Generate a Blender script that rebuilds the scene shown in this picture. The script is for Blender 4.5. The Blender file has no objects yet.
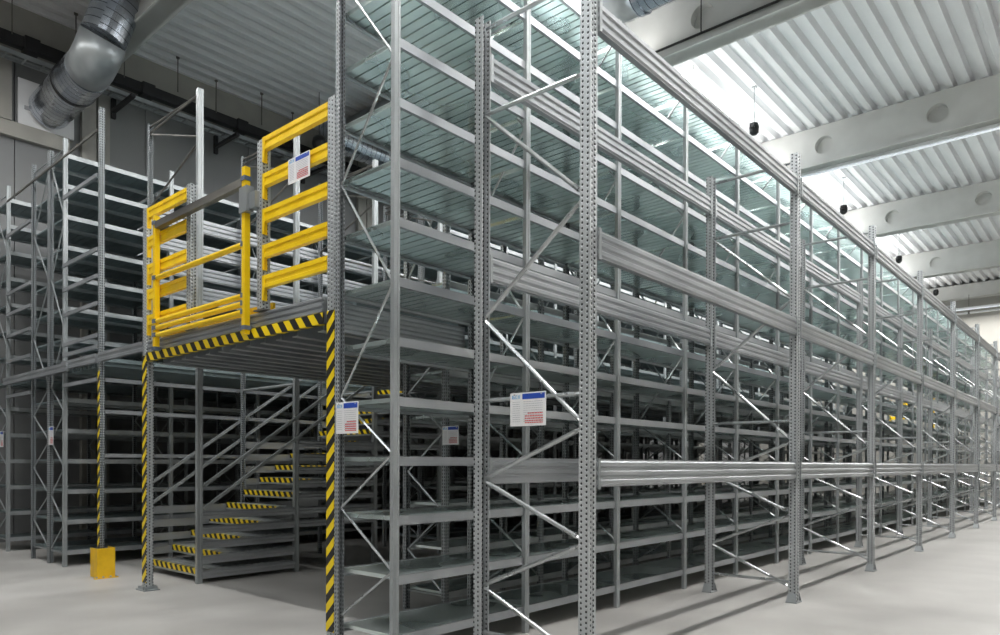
import bpy, math, random
from mathutils import Vector
random.seed(7)
COL = bpy.context.scene.collection
pi = math.pi

# ------------------------------------------------------------------ materials
def nodes(name):
    m = bpy.data.materials.new(name); m.use_nodes = True
    nt = m.node_tree; b = nt.nodes['Principled BSDF']
    return m, nt, b
def N(nt, t, **k):
    n = nt.nodes.new(t)
    for a, v in k.items(): setattr(n, a, v)
    return n
def math_n(nt, op, a, b=None, c=None):
    n = N(nt, 'ShaderNodeMath', operation=op)
    for i, v in enumerate((a, b, c)):
        if v is None: continue
        if isinstance(v, (int, float)): n.inputs[i].default_value = v
        else: nt.links.new(v, n.inputs[i])
    return n.outputs[0]
def mixc(nt, f, a, b):
    n = N(nt, 'ShaderNodeMix', data_type='RGBA')
    if isinstance(f, (int, float)): n.inputs[0].default_value = f
    else: nt.links.new(f, n.inputs[0])
    for i, v in ((6, a), (7, b)):
        if isinstance(v, tuple): n.inputs[i].default_value = (*v, 1)
        else: nt.links.new(v, n.inputs[i])
    return n.outputs[2]
def noise_mat(name, c1, c2, scale=3.0, metal=0.0, r1=.4, r2=.5, stretch=(1, 1, 1), detail=4, bump=0.0, contrast=(.35, .65)):
    m, nt, b = nodes(name)
    tc = N(nt, 'ShaderNodeTexCoord'); mp = N(nt, 'ShaderNodeMapping'); mp.inputs['Scale'].default_value = stretch
    oi = N(nt, 'ShaderNodeObjectInfo')
    add = N(nt, 'ShaderNodeVectorMath', operation='ADD')
    nt.links.new(tc.outputs['Object'], mp.inputs[0]); nt.links.new(mp.outputs[0], add.inputs[0])
    sc = N(nt, 'ShaderNodeVectorMath', operation='SCALE'); nt.links.new(oi.outputs['Location'], sc.inputs[0]); sc.inputs['Scale'].default_value = .73
    nt.links.new(sc.outputs[0], add.inputs[1])
    no = N(nt, 'ShaderNodeTexNoise'); no.inputs['Scale'].default_value = scale; no.inputs['Detail'].default_value = detail
    nt.links.new(add.outputs[0], no.inputs['Vector'])
    mr = N(nt, 'ShaderNodeMapRange'); mr.inputs[1].default_value, mr.inputs[2].default_value = contrast
    nt.links.new(no.outputs[0], mr.inputs[0])
    col = mixc(nt, mr.outputs[0], c1, c2)
    nt.links.new(col, b.inputs['Base Color'])
    b.inputs['Metallic'].default_value = metal
    r = math_n(nt, 'MULTIPLY_ADD', mr.outputs[0], r2 - r1, r1); nt.links.new(r, b.inputs['Roughness'])
    if bump:
        bn = N(nt, 'ShaderNodeBump'); bn.inputs['Strength'].default_value = bump; bn.inputs['Distance'].default_value = .01
        nt.links.new(no.outputs[0], bn.inputs['Height']); nt.links.new(bn.outputs[0], b.inputs['Normal'])
    return m, nt, b, col
def perforated(name, c1, c2, up, vp, ru, rv, stag=0.0, uo=0.0):
    """galvanised steel with rows of punched holes laid out along the profile (u) and its length (v)"""
    m, nt, b, col = noise_mat(name, c1, c2, 3, .45, .34, .42, (1, 1, .25), 1)
    uv = N(nt, 'ShaderNodeUVMap'); uv.uv_map = 'UVMap'
    sp = N(nt, 'ShaderNodeSeparateXYZ'); nt.links.new(uv.outputs[0], sp.inputs[0])
    u = math_n(nt, 'DIVIDE', math_n(nt, 'ADD', sp.outputs[0], uo), up)
    fu = math_n(nt, 'SUBTRACT', math_n(nt, 'FRACT', u), .5)
    odd = math_n(nt, 'MULTIPLY', math_n(nt, 'MODULO', math_n(nt, 'FLOOR', u), 2.0), stag)
    v = math_n(nt, 'ADD', math_n(nt, 'DIVIDE', sp.outputs[1], vp), odd)
    fv = math_n(nt, 'SUBTRACT', math_n(nt, 'FRACT', v), .5)
    du = math_n(nt, 'DIVIDE', math_n(nt, 'MULTIPLY', fu, up), ru); dv = math_n(nt, 'DIVIDE', math_n(nt, 'MULTIPLY', fv, vp), rv)
    d2 = math_n(nt, 'ADD', math_n(nt, 'MULTIPLY', du, du), math_n(nt, 'MULTIPLY', dv, dv))
    hole = math_n(nt, 'LESS_THAN', d2, 1.0)
    c = mixc(nt, hole, col, (.03, .033, .036)); nt.links.new(c, b.inputs['Base Color'])
    bn = N(nt, 'ShaderNodeBump'); bn.inputs['Strength'].default_value = .7; bn.inputs['Distance'].default_value = .006
    h = math_n(nt, 'MINIMUM', d2, 2.2); nt.links.new(h, bn.inputs['Height']); nt.links.new(bn.outputs[0], b.inputs['Normal'])
    return m
GALV = noise_mat('galvanised_steel', (.31, .335, .345), (.43, .455, .465), 3, .5, .34, .42, (1, 1, .3), 2)[0]
BEAM = noise_mat('galvanised_beam', (.33, .35, .37), (.44, .46, .48), 2, .6, .28, .36, (.6, 1, 1), 1)[0]
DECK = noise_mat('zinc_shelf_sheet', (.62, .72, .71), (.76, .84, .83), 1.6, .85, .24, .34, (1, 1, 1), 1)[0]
FARDECK = noise_mat('zinc_shelf_sheet_shaded', (.20, .25, .26), (.27, .33, .34), 2, .6, .38, .45, (1, 1, 1), 1)[0]  # darker zinc copy: shade of inner rows and walkway underside put in the colour
PERF = perforated('punched_post_steel', (.40, .425, .435), (.50, .52, .535), .0425, .0365, .0075, .0085, .5, .0)
PERFS = perforated('slotted_post_steel', (.27, .295, .31), (.36, .385, .395), .0275, .033, .0058, .011)
DARKST = noise_mat('dark_steel', (.10, .10, .095), (.2, .19, .17), 4, .5, .4, .55, (1, .3, 1))[0]
YEL = noise_mat('yellow_paint', (.83, .53, .004), (.92, .62, .006), 5, 0, .28, .38)[0]
YELG = noise_mat('yellow_guard_paint', (.72, .42, .004), (.82, .5, .01), 9, 0, .45, .6)[0]
WHITE = noise_mat('white_card', (.78, .79, .80), (.84, .84, .85), 3, 0, .3, .35)[0]
CONC = noise_mat('beam_concrete', (.56, .56, .54), (.64, .64, .62), 1.2, 0, .6, .7)[0]
WALLP = noise_mat('grey_wall_panel', (.19, .195, .20), (.22, .225, .225), .7, 0, .5, .6)[0]
WALLF = noise_mat('grey_end_wall', (.36, .35, .32), (.42, .41, .38), .5, 0, .7, .8)[0]
CREAM = noise_mat('cream_pilaster_paint', (.30, .295, .27), (.36, .35, .32), 1.5, 0, .6, .7)[0]
ROOF = noise_mat('ribbed_roof_sheet', (.72, .73, .74), (.78, .79, .80), .8, .05, .4, .5)[0]
BLACK = noise_mat('black_plastic', (.012, .012, .013), (.02, .02, .022), 4, 0, .3, .4)[0]
BLUE = noise_mat('blue_print', (.02, .07, .42), (.025, .08, .46), 4, 0, .4, .4)[0]
LBLUE = noise_mat('pale_blue_print', (.25, .5, .75), (.25, .5, .8), 4, 0, .4, .4)[0]
RED = noise_mat('red_print', (.62, .08, .09), (.66, .1, .1), 4, 0, .4, .4)[0]
GREYP = noise_mat('grey_print', (.42, .43, .45), (.46, .47, .5), 4, 0, .4, .4)[0]
CLIP = noise_mat('blue_zinc_clip', (.12, .16, .25), (.2, .24, .33), 6, .5, .4, .5)[0]
TUBE = noise_mat('bright_tube_steel', (.42, .44, .45), (.55, .57, .58), 4, .85, .26, .34, (1, 1, 1))[0]

# duct: spiral seams along its length
DUCT, nt, b, col = noise_mat('spiral_duct_steel', (.42, .46, .52), (.62, .64, .68), 2, .95, .16, .3)
uv = N(nt, 'ShaderNodeUVMap'); uv.uv_map = 'UVMap'; sp = N(nt, 'ShaderNodeSeparateXYZ'); nt.links.new(uv.outputs[0], sp.inputs[0])
f = math_n(nt, 'FRACT', math_n(nt, 'ADD', math_n(nt, 'DIVIDE', sp.outputs[1], .14), math_n(nt, 'MULTIPLY', sp.outputs[0], .45)))
seam = math_n(nt, 'LESS_THAN', f, .1)
nt.links.new(mixc(nt, seam, col, (.12, .13, .15)), b.inputs['Base Color'])
bn = N(nt, 'ShaderNodeBump'); bn.inputs['Strength'].default_value = .6; bn.inputs['Distance'].default_value = .012
nt.links.new(seam, bn.inputs['Height']); nt.links.new(bn.outputs[0], b.inputs['Normal'])

# hazard stripes
def hazard(name, per, slope):
    m, nt, b = nodes(name)
    uv = N(nt, 'ShaderNodeUVMap'); uv.uv_map = 'UVMap'; sp = N(nt, 'ShaderNodeSeparateXYZ'); nt.links.new(uv.outputs[0], sp.inputs[0])
    v = math_n(nt, 'DIVIDE', math_n(nt, 'ADD', sp.outputs[1], math_n(nt, 'MULTIPLY', sp.outputs[0], slope)), per)
    g = math_n(nt, 'GREATER_THAN', math_n(nt, 'FRACT', v), .5)
    nt.links.new(mixc(nt, g, (.012, .012, .012), (.85, .62, .004)), b.inputs['Base Color']); b.inputs['Roughness'].default_value = .4
    return m
HAZ = hazard('hazard_stripes', .157, -1.0)
HAZN = hazard('hazard_stripes_beam', .19, -.85)
HAZB = hazard('hazard_stripes_step', .15, -.8)
# floor
FLOORM, nt, b, col = noise_mat('power_floated_concrete', (.34, .33, .315), (.47, .46, .44), .9, 0, .42, .58, (1, 1, 1), 8, contrast=(.3, .7))
no = N(nt, 'ShaderNodeTexNoise'); no.inputs['Scale'].default_value = 14; no.inputs['Detail'].default_value = 6
mr = N(nt, 'ShaderNodeMapRange'); mr.inputs[1].default_value, mr.inputs[2].default_value = .62, .72; nt.links.new(no.outputs[0], mr.inputs[0])
tc = N(nt, 'ShaderNodeTexCoord'); nt.links.new(tc.outputs['Object'], no.inputs['Vector'])
nt.links.new(mixc(nt, math_n(nt, 'MULTIPLY', mr.outputs[0], .25), col, (.40, .38, .36)), b.inputs['Base Color'])
def emis(name, c, s):
    m, nt, b = nodes(name); b.inputs['Base Color'].default_value = (.8, .8, .8, 1)
    b.inputs['Emission Color'].default_value = (*c, 1); b.inputs['Emission Strength'].default_value = s
    return m
SKYL = emis('skylight_panel', (.93, .97, 1.0), 9.0)
TUBEL = emis('lamp_tube', (.8, .88, 1), .4)

# ------------------------------------------------------------------ mesh builder
class MB:
    def __init__(s): s.v = []; s.f = []; s.uv = []; s.mi = []
    def face(s, ps, uvs=None, mi=0):
        b = len(s.v); s.v += [tuple(p) for p in ps]; s.f.append(tuple(range(b, b + len(ps))))
        s.uv.append(uvs or [(p[0], p[1]) for p in ps]); s.mi.append(mi)
    def prism(s, poly, a, b, axis='Z', o=(0, 0, 0), caps=True, mi=0, smooth=False):
        """poly: 2D closed outline (counter-clockwise in the plane), pushed along axis from a to b"""
        ar = sum(poly[i][0] * poly[(i + 1) % len(poly)][1] - poly[(i + 1) % len(poly)][0] * poly[i][1] for i in range(len(poly)))
        if ar < 0: poly = poly[::-1]
        def P(p, t):
            if axis == 'Z': q = (p[0], p[1], t)
            elif axis == 'X': q = (t, p[0], p[1])
            else: q = (p[1], t, p[0])      # axis Y: poly is (z, x)
            return (q[0] + o[0], q[1] + o[1], q[2] + o[2])
        n = len(poly); u = 0.0
        for i in range(n):
            p, q = poly[i], poly[(i + 1) % n]; L = math.dist(p, q)
            s.face([P(p, a), P(q, a), P(q, b), P(p, b)], [(u, a), (u + L, a), (u + L, b), (u, b)], mi)
            u += L
        if caps:
            s.face([P(p, b) for p in poly], mi=mi); s.face([P(p, a) for p in poly[::-1]], mi=mi)
        return s
    def box(s, x0, x1, y0, y1, z0, z1, mi=0):
        return s.prism([(x0, y0), (x1, y0), (x1, y1), (x0, y1)], z0, z1, mi=mi)
    def tube(s, pts, r, n=8, caps=True, sq=False):
        """round (or square) tube through the points"""
        pts = [Vector(p) for p in pts]; rings = []; L = 0
        for i, p in enumerate(pts):
            d = (pts[min(i + 1, len(pts) - 1)] - pts[max(i - 1, 0)]).normalized()
            a = Vector((0, 0, 1)) if abs(d.z) < .95 else Vector((1, 0, 0))
            x = d.cross(a).normalized(); y = x.cross(d)
            if i: L += (p - pts[i - 1]).length
            rings.append(([p + (x * math.cos(2 * pi * k / n + (pi / 4 if sq else 0)) + y * math.sin(2 * pi * k / n + (pi / 4 if sq else 0))) * r for k in range(n)], L))
        for (A, la), (B, lb) in zip(rings, rings[1:]):
            for k in range(n):
                j = (k + 1) % n; u0, u1 = k / n, (k + 1) / n
                s.face([A[j], A[k], B[k], B[j]], [(u1, la), (u0, la), (u0, lb), (u1, lb)])
        if caps: s.face(rings[0][0]); s.face(rings[-1][0][::-1])
        return s
    def mesh(s, name, *mats, smooth=False):
        me = bpy.data.meshes.new(name); me.from_pydata(s.v, [], s.f)
        l = me.uv_layers.new(name='UVMap'); i = 0
        for u in s.uv:
            for q in u: l.data[i].uv = q; i += 1
        for m in mats: me.materials.append(m)
        for p, k in zip(me.polygons, s.mi): p.material_index = k
        me.update()
        if smooth:
            import bmesh
            bm = bmesh.new(); bm.from_mesh(me); bmesh.ops.remove_doubles(bm, verts=bm.verts, dist=1e-5); bm.to_mesh(me); bm.free()
            me.shade_smooth()
        return me
def ob(name, me, parent=None, loc=(0, 0, 0), rz=0):
    o = bpy.data.objects.new(name, me); COL.objects.link(o); o.location = loc; o.rotation_euler = (0, 0, rz)
    if parent: o.parent = parent
    return o
def tag(o, label, cat, group=None):
    o['label'] = label; o['category'] = cat
    if group: o['group'] = group
    return o
def thing(name, label, cat, loc=(0, 0, 0), group=None):
    return tag(ob(name, None, None, loc), label, cat, group)
def struct(name, me, loc=(0, 0, 0)):
    o = ob(name, me, None, loc); o['kind'] = 'structure'; return o
ORD = 'zeroth first second third fourth fifth sixth seventh eighth ninth tenth eleventh twelfth thirteenth fourteenth fifteenth sixteenth seventeenth eighteenth nineteenth twentieth twenty-first twenty-second'.split()

# ------------------------------------------------------------------ profiles
def c_post(w, d, t=.006, side=1, groove=.007):
    """open C section, web on -Y when side=1 (width w along X, depth d along Y)"""
    h, k = w / 2, d / 2
    p = [(-h, k), (-h, -k), (-h * .3, -k), (-h * .2, -k + groove), (h * .2, -k + groove), (h * .3, -k), (h, -k), (h, k), (h - t, k), (h - t, -k + t + groove), (-h + t, -k + t + groove), (-h + t, k)]
    return [(x, y * side) for x, y in p]
def ribbed(h, d, n=3, side=1):
    """beam section in (y, z): face towards -Y with n raised ribs, top at z=0"""
    p = [(d, 0), (0, 0)]; st = h / n
    for i in range(n):
        z = -i * st
        p += [(0, z - st * .12), (-.012, z - st * .3), (-.012, z - st * .7), (0, z - st * .88)]
    p += [(0, -h), (d, -h)]
    return [(y * side, z) for y, z in p]

# ------------------------------------------------------------------ the hall
RB = 10.0
m = MB(); m.face([(-9, -9, 0), (40.2, -9, 0), (40.2, 16.3, 0), (-9, 16.3, 0)]); m.box(-9, 40.2, -9, 16.3, -.3, -.002)
struct('floor', m.mesh('floor', FLOORM))
BX = [-1.7 - 6.87, -1.7, 5.15, 12.0, 18.8, 25.7, 32.6]
def sheet(m, x0, x1, y0, y1):
    y = y0; per = .33
    while y < y1 - .01:
        a = [(y, RB), (y + .13, RB), (y + .17, RB + .14), (y + .29, RB + .14), (y + per, RB)]
        for p, q in zip(a, a[1:]):
            m.face([(x0, p[0], p[1]), (x0, q[0], q[1]), (x1, q[0], q[1]), (x1, p[0], p[1])])
        y += per
    return m
m = MB(); YS0 = 6.96; YS1 = 6.96 + 5 * .33
sheet(m, -9, 40, 6.96 - 48 * .33, YS0); sheet(m, -9, 40, YS1, 15.9)
SKY = [(-7.0, -3.4), (0.2, 3.0), (7.4, 10.9), (14.3, 17.1), (21.2, 24.0), (28.1, 30.9)]
x = -9.0
for a, c in SKY: sheet(m, x, a, YS0, YS1); x = c
sheet(m, x, 40, YS0, YS1)
struct('ceiling', m.mesh('ceiling', ROOF))
m = MB(); m.box(-9, 40.2, -9, 16.3, RB + .2, RB + .35); struct('ceiling_insulation', m.mesh('ceiling_insulation', ROOF))
for i, (a, c) in enumerate(SKY):
    m = MB(); m.box(a + .08, c - .08, YS0 + .08, YS1 - .08, RB + .10, RB + .13)
    w = struct('window_%d' % (i + 1), m.mesh('skylight', SKYL))
    m = MB()
    for q in ((a, c, YS0, YS0 + .08), (a, c, YS1 - .08, YS1), (a, a + .08, YS0 + .08, YS1 - .08), (c - .08, c, YS0 + .08, YS1 - .08)): m.box(*q, RB - .02, RB + .16)
    ob('window_frame', m.mesh('window_frame', WHITE), w)
# concrete beams with round openings in their face
def beam_mesh():
    m = MB(); z0, z1 = 9.0, 9.97; y0, y1 = -9.0, 15.2; zc = 9.48; R = .215
    hs = [5.75 + 2.45 * k for k in range(-5, 4)]
    cells = []; y = y0
    for h in hs:
        cells.append((y, h - .35, False)); cells.append((h - .35, h + .35, True)); y = h + .35
    cells.append((y, y1, False))
    for a, c, hole in cells:
        if not hole:
            m.face([(0, a, z0), (0, a, z1), (0, c, z1), (0, c, z0)]); continue
        yc = (a + c) / 2; n = 24; sq = []; ci = []
        for k in range(n):
            t = 2 * pi * k / n + pi / 4; cx, cy = math.cos(t), math.sin(t); s = max(abs(cx), abs(cy))
            sq.append((0, yc + .35 * cx / s, zc + .35 * cy / s)); ci.append((0, yc + R * cx, zc + R * cy))
        for k in range(n):
            j = (k + 1) % n
            m.face([sq[j], sq[k], ci[k], ci[j]])
            p, q = ci[k], ci[j]
            m.face([q, p, (.16, p[1], p[2]), (.16, q[1], q[2])])
        m.face([(.16, p[1], p[2]) for p in ci[::-1]])
        for za, zb in ((z0, zc - .35), (zc + .35, z1)): m.face([(0, a, za), (0, a, zb), (0, c, zb), (0, c, za)])
    m.face([(0, y0, z0), (0, y1, z0), (.3, y1, z0), (.3, y0, z0)]); m.face([(.3, y0, z0), (.3, y1, z0), (.3, y1, z1), (.3, y0, z1)])
    m.face([(0, y0, z1), (.3, y0, z1), (.3, y1, z1), (0, y1, z1)])
    m.box(-.05, .35, y0, y1, z0 - .0, z0 + .09)
    return m.mesh('roof_beam', CONC)
bm_ = beam_mesh()
for i, x in enumerate(BX): struct('ceiling_beam_%d' % (i + 1), bm_, (x, 0, 0))
# walls
m = MB(); x = -9.0
while x < 40:
    m.box(x + .008, x + 1.192, 15.9, 16.0, 0, 9.2); x += 1.2
m.box(-9, 40.2, 16.0, 16.3, 0, RB + .2); struct('wall_left', m.mesh('wall_left', WALLP))
m = MB(); m.box(-9, 40.2, 15.62, 15.9, 9.2, RB); struct('trim_1', m.mesh('eaves_beam', CREAM))
m = MB(); m.box(40, 40.2, -9, 16.3, 0, RB + .2); struct('wall_far', m.mesh('wall_far', WALLF))
m = MB(); m.box(39.5, 40, -9, 15.6, 9.32, RB - .05); struct('trim_2', m.mesh('end_beam', CONC))
m = MB(); m.box(-9, 40.2, -9.2, -9, 0, RB + .2); struct('wall_right', m.mesh('wall_right', WALLF))
m = MB(); m.box(-9.2, -9, -9.2, 16.3, 0, RB + .2); struct('wall_back', m.mesh('wall_back', WALLF))
m = MB(); m.box(-.20, .06, -.12, 0, 0, 9.2); m.box(.10, .32, -.12, 0, 0, 9.2); pm = m.mesh('pilaster', CREAM)
for i, x in enumerate(BX): struct('trim_%d' % (i + 3), pm, (x + .38, 15.9, 0))
m = MB(); m.box(-9, 5.1, 15.78, 15.9, 7.62, 7.9); m.box(3.75, 4.12, 15.75, 15.9, 7.9, 9.2); struct('trim_20', m.mesh('wall_rail', CREAM))
tg = thing('duct_wall_panel', 'white sheet panel on the dark wall where the big silver duct ends', 'wall panel', (4.72, 15.9, 8.34))
m = MB(); m.box(-.48, .48, -.06, 0, -.42, .45); ob('panel_sheet', m.mesh('panel_sheet', WHITE), tg)
m = MB(); m.box(-.38, -.26, -.075, -.06, -.12, -.05); ob('vent_plate', m.mesh('vent_plate', GREYP), tg)

# pipe along the far wall
t = thing('wall_pipe', 'thin pale pipe hung on rods across the far end wall', 'pipe', (39.3, 0, 8.55))
ob('pipe_run', MB().tube([(0, -8.9, 0), (0, 14, 0)], .045).mesh('pipe_run', WHITE, smooth=True), t)
for y in (5.6, 2.5, 9): ob('hanger_rod', MB().tube([(0, y, .04), (0, y, .85)], .012, 6).tube([(0, y, -.07), (0, y, .07)], .06, 6).mesh('hanger_rod', DARKST), t)

# ------------------------------------------------------------------ ducts
def arc(c, pts): return pts
def duct_path(pts): return pts
t = thing('ventilation_duct', 'large silver spiral duct bending up from the wall panel to the roof', 'duct', (4.5, 15.75, 8.25))
def rel(P): return (P[0] - 4.5, P[1] - 15.75, P[2] - 8.25)
A0, A1, A2, A3 = (4.75, 15.75, 8.33), (4.72, 14.4, 8.33), (4.72, 14.34, 8.33), (4.69, 13.62, 8.31)
B0, B1 = (4.73, 13.06, 8.66), (4.95, 12.92, 9.4)
ob('duct_section', MB().tube([rel(A0), rel(A1)], .36, 36).mesh('duct_section', DUCT), t)
ob('duct_section', MB().tube([rel(A2), rel(A3)], .37, 36).mesh('duct_section', DUCT), t)
ob('coupling_ring', MB().tube([rel(A1), rel(A2)], .385, 36).mesh('coupling_ring', BLACK), t)
ob('elbow', MB().tube([rel(p) for p in (A3, (4.68, 13.4, 8.33), (4.69, 13.2, 8.43), B0)], .365, 36).mesh('elbow', GALV, smooth=True), t)
ob('duct_section', MB().tube([rel(B0), rel(B1)], .355, 36).mesh('duct_section', DUCT), t)
ob('elbow', MB().tube([rel(p) for p in (B1, (4.95, 12.8, 9.56), (4.9, 12.5, 9.62))], .352, 36).mesh('elbow_upper', GALV, smooth=True), t)
ob('duct_section', MB().tube([rel((4.9, 12.5, 9.62)), rel((4.3, -6, 9.62))], .35, 36).mesh('duct_section', DUCT), t)
t = thing('ventilation_duct', 'silver duct under the roof beside the skylight above the racking', 'duct', (10.9, 3.0, 9.62))
ob('duct_section', MB().tube([(0, 0, 0), (0, 3.35, 0)], .34, 36).mesh('duct_section', DUCT), t)
ob('coupling_ring', MB().tube([(0, 3.3, 0), (0, 3.42, 0)], .37, 36).mesh('coupling_ring', DUCT), t)
ob('duct_section', MB().tube([(0, 3.4, 0), (0, 11.5, 0)], .33, 36).mesh('duct_section', GALV, smooth=True), t)
t = thing('ventilation_duct', 'silver duct running along the dark wall behind the upper shelves', 'duct', (9.9, 14.0, 9.15))
ob('duct_section', MB().tube([(0, 0, 0), (9, 0, 0)], .33, 36).mesh('duct_section', DUCT), t)

# cable trays and rods on the left wall
t = thing('cable_tray', 'black pipe bundle hung high along the dark wall', 'cable tray', (-9, 15.4, 9.25))
ob('pipe_bundle', MB().box(0, 46, -.08, .08, -.12, .08).mesh('pipe_bundle', BLACK), t)
for k in range(22): ob('clamp', MB().box(.6 + k * 2.1, .85 + k * 2.1, -.12, .12, -.15, .1).mesh('clamp', BLACK), t)
t = thing('cable_tray', 'narrow metal cable tray running below the black pipes on the wall', 'cable tray', (-9, 15.4, 8.95))
m = MB(); m.box(0, 46, -.14, -.12, -.05, .03); m.box(0, 46, .12, .14, -.05, .03); m.box(0, 46, -.02, .0, -.05, -.03)
k = 0
while k < 46: m.box(k, k + .03, -.12, .12, -.05, -.03); k += .3
ob('tray_ladder', m.mesh('tray_ladder', GALV), t)
for k, x in enumerate((5.9, 8.1, 10.4)):
    tag(ob('wall_bracket', MB().box(-.04, .04, -.75, .25, -.03, .03).box(-.04, .04, .2, .27, -.15, .25).mesh('wall_bracket', BLACK), None, (x, 15.5, 8.72)),
        ('dark bracket arm below the cable tray, nearest the silver duct', 'dark bracket arm below the cable tray, middle one of three', 'dark bracket arm below the cable tray, farthest from the silver duct')[k], 'bracket', 'wall bracket arms under the cable tray')
rod = MB().tube([(0, 0, -.72), (0, 0, 0)], .011, 6).tube([(0, 0, -.02), (0, 0, .05)], .035, 6).mesh('rod', DARKST)
for k in range(12):
    tag(ob('hanger_rod', rod, None, (4.0 + k * .97, 15.3 - .25 * (k % 2), 10.0)), 'thin dark threaded rod holding the black pipes below the roof sheets', 'rod', 'threaded rods along the dark wall')
t = thing('dome_lamp', 'black round dome hanging in front of the dark wall above the yellow rails', 'lamp', (9.68, 14, 8.82))
m = MB(); m.tube([(0, 0, .24 * math.cos(a) + .0) for a in (.01,)] + [(0, 0, 0)], .05, 12)
prof = [(.03, .2), (.1, .17), (.15, .1), (.165, .0), (.14, -.09), (.08, -.14), (.02, -.155)]
def lathe(m, prof, n=20, c=(0, 0, 0)):
    for (r0, z0), (r1, z1) in zip(prof, prof[1:]):
        for k in range(n):
            a, b = 2 * pi * k / n, 2 * pi * (k + 1) / n
            m.face([(c[0] + r0 * math.cos(b), c[1] + r0 * math.sin(b), c[2] + z0), (c[0] + r0 * math.cos(a), c[1] + r0 * math.sin(a), c[2] + z0), (c[0] + r1 * math.cos(a), c[1] + r1 * math.sin(a), c[2] + z1), (c[0] + r1 * math.cos(b), c[1] + r1 * math.sin(b), c[2] + z1)])
    return m
ob('lamp_shade', lathe(MB(), prof).mesh('lamp_shade', BLACK, smooth=True), t)
ob('suspension_rod', MB().tube([(0, 0, .15), (0, 0, 1.18)], .012, 6).mesh('suspension_rod', DARKST), t)

# dark hanging devices above the racking
cm = lathe(MB(), [(.02, .12), (.09, .1), (.11, .02), (.1, -.1), (.05, -.15), (.01, -.16)], 14).box(-.14, .0, -.05, .05, -.02, .08).mesh('sensor_body', BLACK)
cr = MB().tube([(0, 0, .1), (0, 0, .93)], .012, 6).box(-.05, .05, -.05, .05, .9, .93).mesh('drop_pole', GALV)
for x, w in ((15.95, 'nearest'), (22.7, 'second nearest'), (29.5, 'third nearest'), (36.2, 'farthest')):
    t = thing('ceiling_camera', 'small black camera on a drop pole above the racking, %s of the row' % w, 'camera', (x, 6.38, 9.07), 'black cameras on drop poles')
    ob('camera_body', cm, t); ob('drop_pole', cr, t)
# long lamp under a roof beam (the one that shows) the aisle lamp rows, and lamps added to brighten roof and decks
def lamp(loc, L, axis, label, power, up=False):
    t = thing('strip_light', label, 'lamp', loc, 'strip lights below the roof')
    a = (0, L) if axis == 'X' else (0, L)
    mb = MB()
    if axis == 'X': mb.box(0, L, -.06, .06, .0, .07)
    else: mb.box(-.06, .06, 0, L, .0, .07)
    ob('lamp_housing', mb.mesh('lamp_housing', WHITE), t)
    mb = MB()
    if axis == 'X': mb.tube([(.05, 0, -.03), (L - .05, 0, -.03)], .022, 8)
    else: mb.tube([(0, .05, -.03), (0, L - .05, -.03)], .022, 8)
    ob('lamp_tube', mb.mesh('lamp_tube', TUBEL), t)
    if power:
        ld = bpy.data.lights.new('lamp_light', 'AREA'); ld.shape = 'RECTANGLE'; ld.energy = power; ld.color = (1, .985, .96)
        ld.size, ld.size_y = (L, .12) if axis == 'X' else (.12, L)
        lo = bpy.data.objects.new('lamp_light', ld); COL.objects.link(lo); lo.parent = t
        lo.location = (L / 2, 0, -.07) if axis == 'X' else (0, L / 2, -.07)
        if up: lo.location.z = .1; lo.rotation_euler = (pi, 0, 0)
        wr = MB()
        for a in (.2, L - .2): wr.tube([((a, 0, .07) if axis == 'X' else (0, a, .07)), ((a, 0, 10 - loc[2]) if axis == 'X' else (0, a, 10 - loc[2]))], .006, 5)
        ob('suspension_wire', wr.mesh('suspension_wire', DARKST), t)
    return t
for k in range(7):
    lamp((-4.0 + k * 6.2, 1.33, 9.0), 5.6, 'X', 'long strip light over the open aisle, %s along from the camera end' % ORD[k + 1], 230)
for k in range(2):
    lamp((2.0, 3.4 + 5.6 * k, 9.0), 5.2, 'Y', 'long strip light over the front cross aisle, %s of two' % ('nearer the racking' if k == 0 else 'nearer the dark wall'), 170)
for k in range(5):  # added uplights, out of view, to brighten the roof sheets
    lamp((-3.0 + k * 8.2, -4.5, 8.8), 6.5, 'X', 'added roof uplight strip near the far side of the open hall, %s of five' % ORD[k + 1], 260, True)
for k in range(5):
    lamp((9.2 + k * 6.0, 7.0, 8.95), 5.2, 'X', 'added unseen uplight over the inner aisle behind the front rows, %s of five' % ORD[k + 1], 45, True)  # added lamp hidden behind the racking, lights the roof above it
    if k < 4: lamp((4.6 + k * 6.8, 7.5, 8.85), 5.8, 'X', 'added unseen downlight over the inner aisle, %s of four' % ORD[k + 1], 100 if k == 0 else 420)  # added, unseen: lifts the upper shelf decks from behind
t = lamp((19.1, 1.5, 8.93), 4.9, 'Y', 'dim bluish strip light fixed under a pale concrete roof beam', 0)
t = lamp((38.5, 2, 8.6), 11, 'Y', 'strip light across the far end of the hall', 420)

# cable along first beam
t = tag(ob('electric_cable', MB().tube([(11.93, -8, 9.14), (11.93, 9, 9.14)], .022, 6).tube([(11.9, 5.72, 9.14), (11.9, 5.72, 9.99)], .012, 6).mesh('electric_cable', BLACK)), 'black cable clipped along the pale concrete beam with round openings', 'cable')

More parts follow.
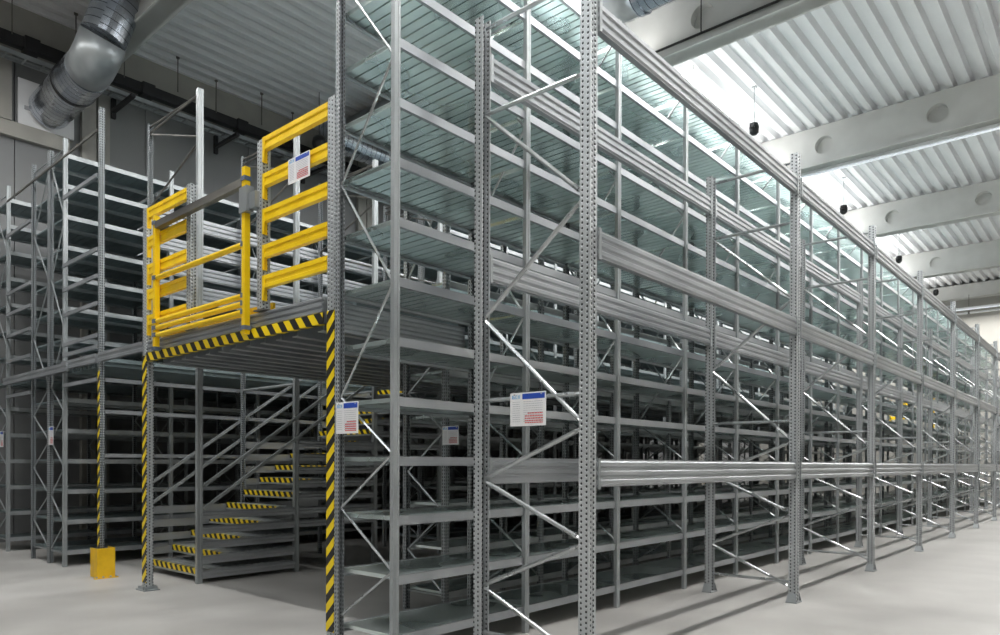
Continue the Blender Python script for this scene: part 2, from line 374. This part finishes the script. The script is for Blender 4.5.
# ------------------------------------------------------------------ outer heavy frames (row A)
H = 4.886; ZB = [1.53, 3.09, 4.63]; YF, YR = 2.751, 3.7226
AX = [4.044, 8.025] + [8.025 + 3.1167 * k for k in range(1, 9)]
postF = MB().prism(c_post(.088, .082), 0, H).mesh('post_front', PERF)
postR = MB().prism(c_post(.088, .082, side=-1), 0, H).mesh('post_rear', PERF)
m = MB(); m.box(-.085, .085, -.06, .06, 0, .012)
for sx in (-1, 1):
    m.face([(sx * .046, -.045, .1), (sx * .046, .045, .1), (sx * .08, .055, .012), (sx * .08, -.055, .012)][::sx])
    m.face([(sx * .05, -.045, .1), (sx * .05, .045, .1), (sx * .084, .055, .012), (sx * .084, -.055, .012)][::-sx])
    m.tube([(sx * .066, .0, .012), (sx * .066, 0, .035)], .012, 6)
foot = m.mesh('foot_plate', GALV)
dY = YR - YF
ND = [('R', .14), ('F', .15), ('R', .57), ('F', .97), ('R', 1.38), ('F', 1.76), ('R', 2.6), ('F', 3.32), ('R', 4.15)]
def strut(a, c, r=.017):
    """round tube with flattened ends"""
    a = Vector(a); c = Vector(c); d = (c - a).normalized(); m = MB(); m.tube([a + d * .06, c - d * .06], r, 10)
    for p, q in ((a, a + d * .08), (c - d * .08, c)): m.tube([p, q], r * .8, 4)
    return m
def node(k, z): return (0, .035 if k == 'F' else dY - .035, z)
brm = []
for (a, za), (c, zc) in zip(ND[1:], ND[2:]): brm.append(strut(node(a, za + .012), node(c, zc - .012)).mesh('brace', TUBE, smooth=False))
for z in (1.98, 4.15, 4.80, .22): brm.append(strut(node('F', z), node('R', z)).mesh('brace', TUBE))
bolt = MB().box(-.02, .02, -.03, .03, -.03, .03).tube([(-.045, 0, 0), (.045, 0, 0)], .012, 6).mesh('bolt', DARKST)
def beam_m(L, side=1, h=.185, n=3): return MB().prism(ribbed(h, .045, n, side), 0, L, 'X').mesh('load_beam', BEAM)
endc = MB().box(-.004, .004, -.02, .05, -.2, .012).box(0, .03, -.016, .0, -.2, .012).mesh('beam_hook', GALV)
for i, x in enumerate(AX):
    nx = AX[i + 1] if i + 1 < len(AX) else None
    last = ' at the far end' if nx is None else ''
    t = thing('pallet_rack_bay', '%s heavy punched upright frame of the outer row%s' % (ORD[i + 1], ' with its ribbed load beams' if nx else last), 'rack', (x, YF, 0), 'heavy frames of the outer row')
    if i == 0: t['label'] = 'nearest and widest bay of heavy punched frames, with the white notice'
    fr = ob('upright_frame', None, t)
    ob('post', postF, fr); ob('post', postR, fr, (0, dY, 0)); ob('foot_plate', foot, fr); ob('foot_plate', foot, fr, (0, dY, 0))
    for q in brm: ob('brace', q, fr)
    if nx:
        L = nx - x - .088
        bf, br_ = beam_m(L, 1), beam_m(L, 1)
        for z in ZB:
            for y, q in ((-.035, bf), (dY - .02, br_)):
                b = ob('load_beam', q, t, (.044, y, z))
                ob('beam_hook', endc, b, (.012, 0, 0)); ob('beam_hook', endc, b, (L - .03, 0, 0))

# ------------------------------------------------------------------ shelving rows
PB = 1.5158; SH = 6.14
LV = [.23 + .4388 * k for k in range(14)]
def panel_deck(L, d, mat, name='shelf_deck', pw=.1):
    m = MB(); n = round(L / pw); w = L / n; hh = .03
    for k in range(n):
        a = k * w + .007; c = (k + 1) * w - .007
        m.prism([(-hh, a), (-.002, a), (-.002, c), (-hh, c)], .012, d - .012, 'Y')
    m.box(0, L, .012, d - .012, -.002, .002)
    return m.mesh(name, mat)
def shelf_beam_mesh(L, side=1, mat=BEAM, h=.062):
    p = [(0, .006), (0, -h), (.03, -h), (.03, -h + .004), (.006, -h + .004), (.006, -h * .55), (.014, -h * .45), (.006, -h * .3), (.006, -.006), (.03, -.006), (.03, .006)]
    return MB().prism([(y * side, z) for y, z in p], 0, L, 'X').mesh('shelf_beam', mat)
def zig(d, zs, z0=.0, swap=False):
    """lattice of one light frame: alternating nodes, depth d"""
    m = MB(); side = 0
    P = [(0, d - .02 if (k % 2 == 0) != swap else .02, z) for k, z in enumerate(zs)]
    for a, c in zip(P, P[1:]): m.tube([a, c], .0105, 6)
    m.tube([(0, .02, .2), (0, d - .02, .2)], .01, 6); m.tube([(0, .02, 6.0), (0, d - .02, 6.0)], .01, 6)
    return m
ZZ = [.30, .71, 1.15, 1.57, 2.02, 2.82, 3.69, 4.49, 5.30, 5.98]
ZZ2 = [.22, .62, 1.02, 1.42, 1.82, 2.22, 2.62, 3.4, 4.2, 5.0, 5.9]
smooth_post = MB().prism([(-.028, .02), (-.028, -.02), (-.012, -.02), (-.009, -.015), (.009, -.015), (.012, -.02), (.028, -.02), (.028, .02), (.022, .02), (.022, -.009), (-.022, -.009), (-.022, .02)], 0, SH).mesh('post_smooth', GALV)
slot_post = MB().prism(c_post(.055, .05, .005, -1, .003), 0, SH).mesh('post_slotted', PERFS)
slot_post2 = MB().prism(c_post(.055, .05, .005, 1, .003), 0, SH).mesh('post_slotted', PERFS)
smfoot = MB().box(-.045, .045, -.035, .035, 0, .006).mesh('foot_plate', GALV)
def row(name, what, X0, n, Y0, Y1, levels, deckmat, detail, zz, group, pf=None, pr=None, swap=False, beammat=None, first=None, pitch=PB):
    d = Y1 - Y0; L = pitch - .06
    dk = panel_deck(L, d, deckmat); bf = shelf_beam_mesh(L, 1, beammat or BEAM); br_ = shelf_beam_mesh(L, -1, beammat or BEAM)
    lat = [MB().tube([(0, d - .02 if (k % 2 == 0) != swap else .02, a), (0, .02 if (k % 2 == 0) != swap else d - .02, c)], .0105, 6).mesh('brace', GALV if not detail else TUBE) for k, (a, c) in enumerate(zip(zz, zz[1:]))]
    latm = zig(d, zz, swap=swap).mesh('lattice', GALV)
    # light shelves joined as one part on back rows
    mb = MB()
    for y, s in ((0, 1), (d, -1)):
        mb.prism([(y, .004), (y, -.06), (y + s * .02, -.06), (y + s * .02, .004)], 0, L, 'X')
    nn = 14; w = L / nn
    for k in range(nn): mb.prism([(-.025, k * w + .004), (0, k * w + .004), (0, (k + 1) * w - .004), (-.025, (k + 1) * w - .004)], .02, d - .02, 'Y', mi=1)
    simple = mb.mesh('shelf', beammat or GALV, deckmat)
    for i in range(n + 1):
        x = X0 + i * pitch
        lab = '%s shelving bay from the near end of %s' % (ORD[i + 1], what)
        if i == n: lab = 'upright frame closing the far end of %s' % what
        if i == 0 and first: lab = first
        t = thing(name, lab, 'shelving', (x, Y0, 0), group)
        ob('post', pf or smooth_post, t); ob('post', pr or slot_post, t, (0, d, 0))
        if detail and i < 8:
            for q in lat: ob('brace', q, t)
        else: ob('lattice', latm, t)
        if i < n:
            for z in (levels(i) if callable(levels) else levels):
                if detail and i < 8:
                    s = ob('shelf', dk, t, (.03, 0, z))
                    ob('shelf_beam', bf, s, (0, .0, 0)); ob('shelf_beam', br_, s, (0, d, 0))
                else: ob('shelf', simple, t, (.03, 0, z))
row('shelving_bay', 'the row just behind the outer frames', 3.4476, 21, 4.035, 4.70, LV, DECK, True, ZZ, 'bays of the front shelving row', first='nearest light shelving bay with the small notice, beside the striped column')
row('shelving_bay', 'the second row, backing the front row', 4.963, 20, 5.05, 5.62, [LV[k] for k in range(14) if k not in (6,)], DECK, False, ZZ2, 'bays of the second shelving row', pf=slot_post2, swap=True)
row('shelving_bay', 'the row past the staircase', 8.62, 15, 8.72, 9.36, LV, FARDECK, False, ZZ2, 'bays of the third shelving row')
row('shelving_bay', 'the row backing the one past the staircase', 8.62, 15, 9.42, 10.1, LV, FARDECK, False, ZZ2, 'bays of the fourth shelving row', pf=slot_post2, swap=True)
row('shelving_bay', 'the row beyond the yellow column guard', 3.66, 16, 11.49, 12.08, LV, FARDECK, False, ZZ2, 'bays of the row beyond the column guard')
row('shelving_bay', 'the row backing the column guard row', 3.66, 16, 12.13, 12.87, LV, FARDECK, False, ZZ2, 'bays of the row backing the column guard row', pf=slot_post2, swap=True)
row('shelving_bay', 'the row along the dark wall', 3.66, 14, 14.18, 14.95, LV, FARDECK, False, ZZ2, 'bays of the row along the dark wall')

# ------------------------------------------------------------------ mezzanine
ZM0, ZM1 = 2.75, 2.93
t = thing('mezzanine_floor', 'raised steel walkway floor carried over the aisles, striped at its front edge', 'platform', (3.65, 5.14, 0))
def ribdeck(x0, x1, y0, y1, z=2.84):
    m = MB(); y = y0; per = .12
    while y < y1 - .02:
        a = [(y, z), (y + .035, z), (y + .045, z - .06), (y + .095, z - .06), (y + .105, z), (min(y + per, y1), z)]
        poly = a + [(min(y + per, y1), z + .05), (y, z + .05)]
        m.prism(poly, x0, x1, 'X', caps=True); y += per
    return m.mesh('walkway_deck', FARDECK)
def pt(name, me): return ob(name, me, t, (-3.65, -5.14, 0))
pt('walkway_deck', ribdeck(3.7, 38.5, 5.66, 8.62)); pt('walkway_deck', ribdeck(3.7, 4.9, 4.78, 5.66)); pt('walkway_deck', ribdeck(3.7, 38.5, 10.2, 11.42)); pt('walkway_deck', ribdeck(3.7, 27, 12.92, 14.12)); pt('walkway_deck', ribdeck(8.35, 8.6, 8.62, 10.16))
edge = MB()
edge.prism([(ZM1, .0), (ZM1, .05), (2.70, .05), (2.70, 0), (2.785, 0), (2.795, -.018), (2.82, -.018), (2.83, 0), (2.84, 0), (2.85, -.018), (2.875, -.018), (2.885, 0), (2.895, 0), (2.905, -.018), (2.92, -.018)], 5.19, 8.66, 'Y', (3.64, 0, 0))
e_ = pt('edge_beam', edge.mesh('edge_beam', BEAM))
hz = MB(); x = 3.615
hz.face([(x, 5.17, 2.69), (x, 5.17, 2.785), (x, 8.68, 2.785), (x, 8.68, 2.69)], [(0, 5.17), (.095, 5.17), (.095, 8.68), (0, 8.68)])
hz.face([(x, 5.17, 2.69), (x, 8.68, 2.69), (x + .05, 8.68, 2.69), (x + .05, 5.17, 2.69)], [(0, 5.17), (0, 8.68), (-.05, 8.68), (-.05, 5.17)])
hz.face([(x, 5.17, 2.785), (x + .025, 5.17, 2.785), (x + .025, 8.68, 2.785), (x, 8.68, 2.785)])
h_ = pt('hazard_tape', hz.mesh('hazard_tape', HAZN)); h_['label'] = 'yellow and black striped tape along the edge beam'
for a, c, z in ((8.75, 10.11, 2.93), (10.21, 11.46, 2.93), (11.2, 14.15, 2.9)):
    pt('edge_beam', MB().prism([(z, 0), (z, .05), (z - .115, .05), (z - .115, 0), (z - .08, 0), (z - .07, .01), (z - .045, .01), (z - .035, 0)], a, c, 'Y', (3.6 if a < 11 else 3.575, 0, 0)).mesh('edge_beam', BEAM))
# side beam stack on the back of the front row
pt('side_beam', MB().prism([(y + 4.742, z) for y, z in [(a * -1, b) for a, b in ribbed(.24, -.03, 6, 1)]], 3.5, 4.92, 'X', (0, 0, 2.79)).mesh('side_beam', BEAM))
j = MB()
jm = MB().prism([(0, 2.77), (0, 2.655), (.09, 2.655), (.09, 2.665), (.006, 2.665), (.006, 2.77)], 3.72, 38.4, 'X').mesh('floor_joist', GALV)
for q in range(11): ob('floor_joist', jm, t, (-3.65, -5.14 + 5.70 + q * .275, 0))
jm = MB().prism([(0, 2.77), (0, 2.655), (.09, 2.655), (.09, 2.665), (.006, 2.665), (.006, 2.77)], 3.72, 4.9, 'X').mesh('floor_joist', GALV)
for y in (4.9, 5.3): ob('floor_joist', jm, t, (-3.65, -5.14 + y, 0))
# toe board
t2 = tag(ob('toe_board', MB().box(-.015, .015, 6.2, 8.62, -.045, .045).mesh('toe_board', YELG), None, (3.78, 0, 3.0)), 'low dull yellow toe board lying behind the gate on the walkway edge', 'board')

# striped columns
def tape(w, d, z0, z1, e=.003, wrap=.3):
    m = MB(); h, k = w / 2 + e, d / 2 + e
    L = 0
    for p, q in (((-h + .0, k + .0), (-h, -k)), ((-h, -k), (-h + wrap * w, -k))):
        l = math.dist(p, q); m.face([(p[0], p[1], z0), (q[0], q[1], z0), (q[0], q[1], z1), (p[0], p[1], z1)], [(L, z0), (L + l, z0), (L + l, z1), (L, z1)]); L += l
    return m.mesh('hazard_tape', HAZ)
fcol = MB().box(-.09, .09, -.12, .12, 0, .014).box(-.075, .075, -.055, .055, .014, .05).tube([(-.06, .09, 0), (-.06, .09, .045)], .014, 6).tube([(.06, -.09, 0), (.06, -.09, .045)], .014, 6).tube([(-.06, -.09, 0), (-.06, -.09, .045)], .014, 6).tube([(.06, .09, 0), (.06, .09, .045)], .014, 6).mesh('foot_plate', GALV)
def column(x, y, h, label, z1, w=.09, d=.1, foot_=True, wrap=.05, pm=PERF):
    t = thing('steel_column', label, 'column', (x, y, 0))
    ob('post', MB().prism(c_post(w, d, side=1), 0, h).mesh('post', pm), t)
    tp = ob('hazard_tape', tape(w, d, .09 if foot_ else .03, z1, wrap=wrap), t); tp['label'] = 'yellow and black striped tape'
    if foot_: ob('foot_plate', fcol, t)
    return t
column(3.64, 5.03, 4.57, 'punched column with striped tape beside the nearest shelving bay', 2.78, .085, .1)
column(3.66, 8.72, 4.49, 'punched column with striped tape at the foot of the stairs', 2.76, .085, .1)
column(3.66, 10.15, 6.14, 'tall slotted column with striped tape standing in the yellow guard', 2.7, .06, .06, False, pm=PERFS)
g = MB(); th = .006
g.prism([(-.1, .1), (-.1, -.13), (.12, -.13), (.12, .1), (.114, .1), (.114, -.124), (-.094, -.124), (-.094, .1)], .012, .39)
for a in (-.13, .1): g.box(a, a + .05, -.16, -.1, 0, .012)
g.box(-.1, .12, -.16, -.125, 0, .01)
tg = thing('column_guard', 'yellow steel guard bolted to the floor around the striped column', 'guard', (3.66, 10.13, 0))
ob('guard_plate', g.mesh('guard_plate', YELG), tg)
for a, c in ((-.11, -.145), (-.03, -.145), (.125, -.145), (.06, -.145)): ob('bolt', MB().tube([(a, c, .01), (a, c, .03)], .012, 6).mesh('bolt', GALV), tg)

# yellow railings
rp = [(0, 0), (0, .05), (-.02, .05), (-.024, .043), (-.036, .043), (-.04, .05), (-.06, .05), (-.118, .05), (-.118, 0), (-.085, 0), (-.08, .008), (-.045, .008), (-.04, 0)]
def rail_mesh(L): return MB().prism([(z, x - .05) for z, x in rp], 0, L, 'Y').mesh('rail', YEL)
brk = MB().prism([(0, -.0), (0, .038), (-.12, .038), (-.235, .014), (-.235, -.0)], -.052, -.0, 'X').mesh('rail_bracket', YEL) if 0 else MB().prism([(.0, 0), (.038, 0), (.038, -.23), (.016, -.23), (.0, -.1)], -.052, -.044, 'X').prism([(.032, 0), (.038, 0), (.038, -.23), (.032, -.23)], -.05, .0, 'X').mesh('rail_bracket', YEL)
def up_post(h): return MB().prism(c_post(.085, .09), 0, h).mesh('post', PERF)
t = thing('guard_railing', 'yellow beam railing beside the tall shelving, with a white notice', 'railing', (3.64, 5.13, 2.93))
ob('post', up_post(1.6), t, (0, 1.02, 0)); ob('foot_plate', MB().box(-.06, .06, -.08, .08, 0, .012).mesh('foot_plate', DARKST), t, (0, 1.02, 0))
rl = rail_mesh(1.02)
for z in (4.54, 4.2, 3.87, 3.535, 3.25):
    r = ob('rail', rl, t, (.006, -.045, z - 2.93)); ob('rail_bracket', brk, r, (-.0, .98, -.0))
t = thing('guard_railing', 'yellow beam railing by the column at the stair foot', 'railing', (3.66, 7.62, 2.93))
ob('post', up_post(1.57), t, (0, 0, 0)); ob('foot_plate', MB().box(-.06, .06, -.08, .08, 0, .012).mesh('foot_plate', DARKST), t)
rl = rail_mesh(.98)
for z in (4.47, 4.13, 3.81, 3.52, 3.22):
    r = ob('rail', rl, t, (0, .05, z - 2.93)); ob('rail_bracket', brk, r, (0, .935, 0))
# gate
t = thing('safety_gate', 'yellow gate with a dark top bar closing the walkway edge', 'gate', (3.57, 6.35, 2.73))
gp = MB().box(-.028, .028, -.028, .028, 0, 1.56)
ob('gate_post', MB().box(-.028, .028, -.028, .028, 0, 1.59).mesh('gate_post', YEL), t, (0, 0, 0)); ob('gate_post', MB().box(-.028, .028, -.028, .028, .05, 1.56).mesh('gate_post', YEL), t, (0, 1.95, 0))
tb = ob('top_bar', MB().box(-.03, .03, .03, 1.93, -.045, .03).mesh('top_bar', DARKST), t, (0, 0, 1.46)); tb['label'] = 'dark steel bar'
def gr(z, r): 
    o = ob('gate_rail', MB().tube([(0, .03, 0), (0, 1.92, 0)], r, 10).mesh('gate_rail', YEL), t, (0, 0, z))
    for y in (.03, 1.92): ob('clamp', MB().box(-.036, .036, y - .02 if y < 1 else y - .01, y + .01 if y < 1 else y + .06, -.022, .022).mesh('clamp', CLIP), o)
gr(.86, .03)
for z in (.37, .295, .215): gr(z, .028)
for y in (0, 1.95): ob('clamp', MB().box(-.037, .037, -.037, .037, -.02, .02).mesh('clamp', CLIP), t, (0, y, 1.48)); ob('clamp', MB().box(-.037, .037, -.037, .037, -.02, .02).mesh('clamp', CLIP), t, (0, y, .06))
m = MB().box(-.02, .06, -.15, -.03, -.1, .1)
lb = ob('lock_box', MB().box(-.045, .03, -.09, .05, -.12, .12).box(-.02, .06, -.2, -.09, -.1, .05).mesh('lock_box', GALV), t, (0, -.0, 1.27)); lb['label'] = 'clear grey latch housing'

# galvanised end rails between the far uprights
def galv_rails(y0, y1, zs, label):
    t = thing('end_railing', label, 'railing', (3.63, y0, 0))
    for z in zs: ob('rail', MB().box(-.015, .015, 0, y1 - y0, z - .05, z).mesh('rail', BEAM), t)
galv_rails(10.2, 11.46, (5.3, 4.33, 3.98, 3.62, 3.2, 2.62, 3.05), 'plain galvanised rails across the aisle end beyond the column guard')
galv_rails(12.92, 14.14, (5.3, 4.33, 3.98, 3.62, 3.2, 2.62), 'plain galvanised rails across the aisle end nearest the dark wall')
t = tag(ob('tie_bar', MB().box(-.01, .01, 10.2, 14.14, -.012, .012).mesh('tie_bar', DARKST), None, (3.63, 0, 5.86)), 'dark tie bar high across the near ends of the rows by the wall', 'bar')

# ------------------------------------------------------------------ staircase built of shelving
SY0, SY1 = 8.70, 10.12
SXs = [4.27, 5.65, 7.03, 8.41]
t = thing('staircase', 'steel staircase of wide treads with striped noses under the walkway', 'staircase', (SXs[0], SY0, 0))
def sp_(name, me, par=None, loc=(0, 0, 0)): return ob(name, me, par or t, loc)
W = SY1 - SY0
tower = [(.0, 5.98, 1, 6.05), (1, 5.9, 0, 5.5), (0, 5.45, 1, 5.1), (1, 5.02, 0, 4.6)]
for k, x in enumerate(SXs):
    f = sp_('upright_frame', None, None, (x - SXs[0], 0, 0))
    ob('post', MB().prism(c_post(.07, .055, .005, 1, .004), 0, SH).mesh('post', GALV), f); ob('post', slot_post, f, (0, W, 0))
    for a, za, c, zc in [(1, 6.0, 0, 5.55), (0, 6.08, 1, 6.1), (1, 6.02, 0, 6.08), (0, 5.5, 1, 5.0), (1, 4.95, 0, 4.5)]:
        ob('brace', MB().tube([(0, a * W, za), (0, c * W, zc)], .013, 6).mesh('brace', DARKST), f)
    if k: ob('brace', MB().tube([(0, 0, 2.6), (0, W, 2.6)], .02, 6).mesh('brace', GALV), f)
rise, run, n1 = .1855, .268, 16
for n in range(1, n1):
    z = .165 + rise * (n - 1); x = .03 + run * (n - 1)
    bay = 0 if x < 1.33 else 1 if x < 2.72 else 2
    x1 = (SXs[bay + 1] - SXs[0]) - .04; wd = x1 - x
    tr = sp_('tread', None, None, (x, 0, z))
    m = MB(); nn = max(1, round(wd / .1)); w = wd / nn
    for q in range(nn):
        m.prism([(-.03, q * w + .004), (0, q * w + .004), (0, (q + 1) * w - .004), (-.03, (q + 1) * w - .004)], .03, W - .03, 'Y')
        m.box(q * w + w * .3, q * w + w * .6, .04, W - .04, 0, .006)
    ob('tread_plate', m.mesh('tread_plate', GALV), tr)
    hm = MB(); hm.face([(-.006, .035, -.065), (-.006, .035, .006), (-.006, W - .035, .006), (-.006, W - .035, -.065)], [(0, 0), (.07, 0), (.07, W), (0, W)])
    hm.face([(-.006, .035, .007), (.03, .035, .007), (.03, W - .035, .007), (-.006, W - .035, .007)], [(.07, 0), (.1, 0), (.1, W), (.07, W)])
    hh = ob('hazard_tape', hm.mesh('hazard_tape', HAZB), tr); hh['label'] = 'striped tape on the nose'
    ob('riser_lip', MB().box(-.004, .002, .03, W - .03, -.09, -.0).mesh('riser_lip', GALV), tr)
stb = MB().prism([(0, 0), (-.012, -.02), (-.012, -.045), (0, -.062), (0, -.1), (.03, -.1), (.03, 0)], .036, 1.345, 'X').mesh('side_beam', BEAM)
stb2 = MB().prism([(0, 0), (0, -.1), (-.03, -.1), (-.03, 0)], .036, 1.345, 'X').mesh('side_beam', BEAM)
for bay, rng in ((0, range(1, 6)), (1, range(4, 11)), (2, range(9, 16))):
    for n in rng:
        z = .165 + rise * (n - 1) - .01
        sp_('side_beam', stb, None, (SXs[bay] - SXs[0], -.022, z)); sp_('side_beam', stb2, None, (SXs[bay] - SXs[0], W + .022, z))
for y in (-.05, W + .05):
    for z in (1.22, .935):
        hr = MB().tube([(.04, y, z), (.04 + 4.0, y, z + 4.0 * rise / run)], .026, 4, sq=True)
        sp_('handrail', hr.mesh('handrail', GALV))
for z in (2.12, 1.35, .92):
    pass
# horizontal guard beams by the stair on both levels
t = thing('stair_guard_rail', 'stack of ribbed galvanised guard beams behind the stair opening on the walkway', 'railing', (4.3, 10.2, 0))
gb = MB().prism(ribbed(.19, .04, 3), 0, 4.1, 'X').mesh('rail', BEAM)
for z in (5.04, 4.68, 4.35, 4.07, 3.6, 3.3): ob('rail', gb, t, (0, 0, z))
t = thing('low_guard_rail', 'plain horizontal galvanised rails along the wall side of the stairs', 'railing', (3.72, 10.18, 0))
for z in (2.62, 2.2, 1.62): ob('rail', MB().box(0, 5, 0, .03, z - .05, z).mesh('rail', BEAM), t)

# far yellow railing on the walkway
t = thing('guard_railing', 'small yellow railing far along the walkway inside the racking', 'railing', (32.0, 5.7, 2.93))
for z in (.45, 1.0): ob('rail', MB().box(-.03, .03, 0, 1.5, z - .06, z + .06).mesh('rail', YEL), t)
for y in (0, .75, 1.5): ob('post', MB().box(-.03, .03, y - .03, y + .03, 0, 1.16).mesh('post', YEL), t)

# ------------------------------------------------------------------ notices
def notice(loc, w, h, label, red=True, wide=False):
    """hung in a plane facing -X; u runs towards -Y"""
    t = thing('load_notice', label, 'sign', loc, None)
    ob('card', MB().box(0, .004, -w, 0, -h, 0).mesh('card', WHITE), t)
    def blk(name, u0, u1, v0, v1, mat):
        m = MB(); m.box(-.0015, 0, -u1 * w, -u0 * w, -v1 * h, -v0 * h); return m, mat
    def put(name, rects, mat):
        m = MB()
        for u0, u1, v0, v1 in rects: m.box(-.0015, .0005, -u1 * w, -u0 * w, -v1 * h, -v0 * h)
        ob(name, m.mesh(name, mat), t)
    put('header', [(.35, .97, .04, .2)], BLUE)
    put('logo', [(.05, .09, .07, .18), (.09, .13, .07, .09), (.09, .13, .115, .135), (.11, .13, .12, .18), (.05, .13, .16, .18), (.15, .17, .07, .18), (.15, .2, .07, .09), (.15, .2, .16, .18), (.22, .24, .07, .18), (.26, .28, .07, .18), (.22, .28, .115, .13)], LBLUE)
    random.seed(int(w * 1000)); ln = []
    for v in [.27 + .065 * k for k in range(10)]:
        for a, c in ((.07, .28), (.38, .92)):
            u = a
            while u < c:
                e = min(c, u + random.uniform(.03, .09)); ln.append((u, e, v, v + .013)); u = e + .015
    put('printed_text', ln, GREYP)
    if red:
        rl = []
        for v in (.62, .7, .77, .84, .9):
            u = .42 if v > .65 else .5
            while u < .92:
                e = min(.92, u + random.uniform(.03, .08)); rl.append((u, e, v - .012, v + .018)); u = e + .012
        put('red_text', rl, RED)
    m = MB()
    for u in (.12, .88): m.box(-.003, .035, -u * w - .006, -u * w + .006, -.02, -.008)
    ob('cable_tie', m.mesh('cable_tie', GREYP), t)
    return t
notice((3.40, 4.68, 1.975), .275, .245, 'white load notice hung on the rear post of the nearest shelving bay')
notice((3.99, 3.39, 2.012), .325, .24, 'wider white load notice hung on the nearest heavy frame')
o = notice((3.57, 5.63, 4.19), .33, .22, 'white notice tied to the yellow railing')
notice((4.93, 5.06, 1.865), .22, .18, 'dull white notice seen through the first shelving bays')
notice((3.62, 12.05, 2.03), .2, .27, 'narrow white notice on the back-to-back posts by the dark wall')
notice((3.62, 14.5, 2.03), .2, .27, 'white notice on the post closest to the dark wall')

# ------------------------------------------------------------------ light, camera
w = bpy.data.worlds.new('world'); bpy.context.scene.world = w; w.use_nodes = True
w.node_tree.nodes['Background'].inputs[0].default_value = (.8, .9, 1, 1); w.node_tree.nodes['Background'].inputs[1].default_value = .3

f, cy, roll, pitch, yaw = 719.3675, 465.6638, .0032, -.0024, .7184
F = Vector((math.cos(pitch) * math.cos(yaw), math.cos(pitch) * math.sin(yaw), math.sin(pitch)))
R = Vector((math.sin(yaw), -math.cos(yaw), 0)); U = R.cross(F)
R2 = math.cos(roll) * R + math.sin(roll) * U; U2 = -math.sin(roll) * R + math.cos(roll) * U
cd = bpy.data.cameras.new('camera'); cam = bpy.data.objects.new('camera', cd); COL.objects.link(cam)
from mathutils import Matrix
M = Matrix((R2, U2, -F)).transposed().to_4x4(); M.translation = Vector((0, 0, 1.5)); cam.matrix_world = M
cd.sensor_width = 36; cd.lens = 36 * f / 1000; cd.shift_y = (cy - 317.5) / 1000; cd.clip_start = .05; cd.clip_end = 200
sc = bpy.context.scene; sc.camera = cam
sc.view_settings.view_transform = 'Standard'; sc.view_settings.look = 'None'; sc.view_settings.gamma = 1; sc.view_settings.use_curve_mapping = False
sc.view_settings.exposure = 0.45
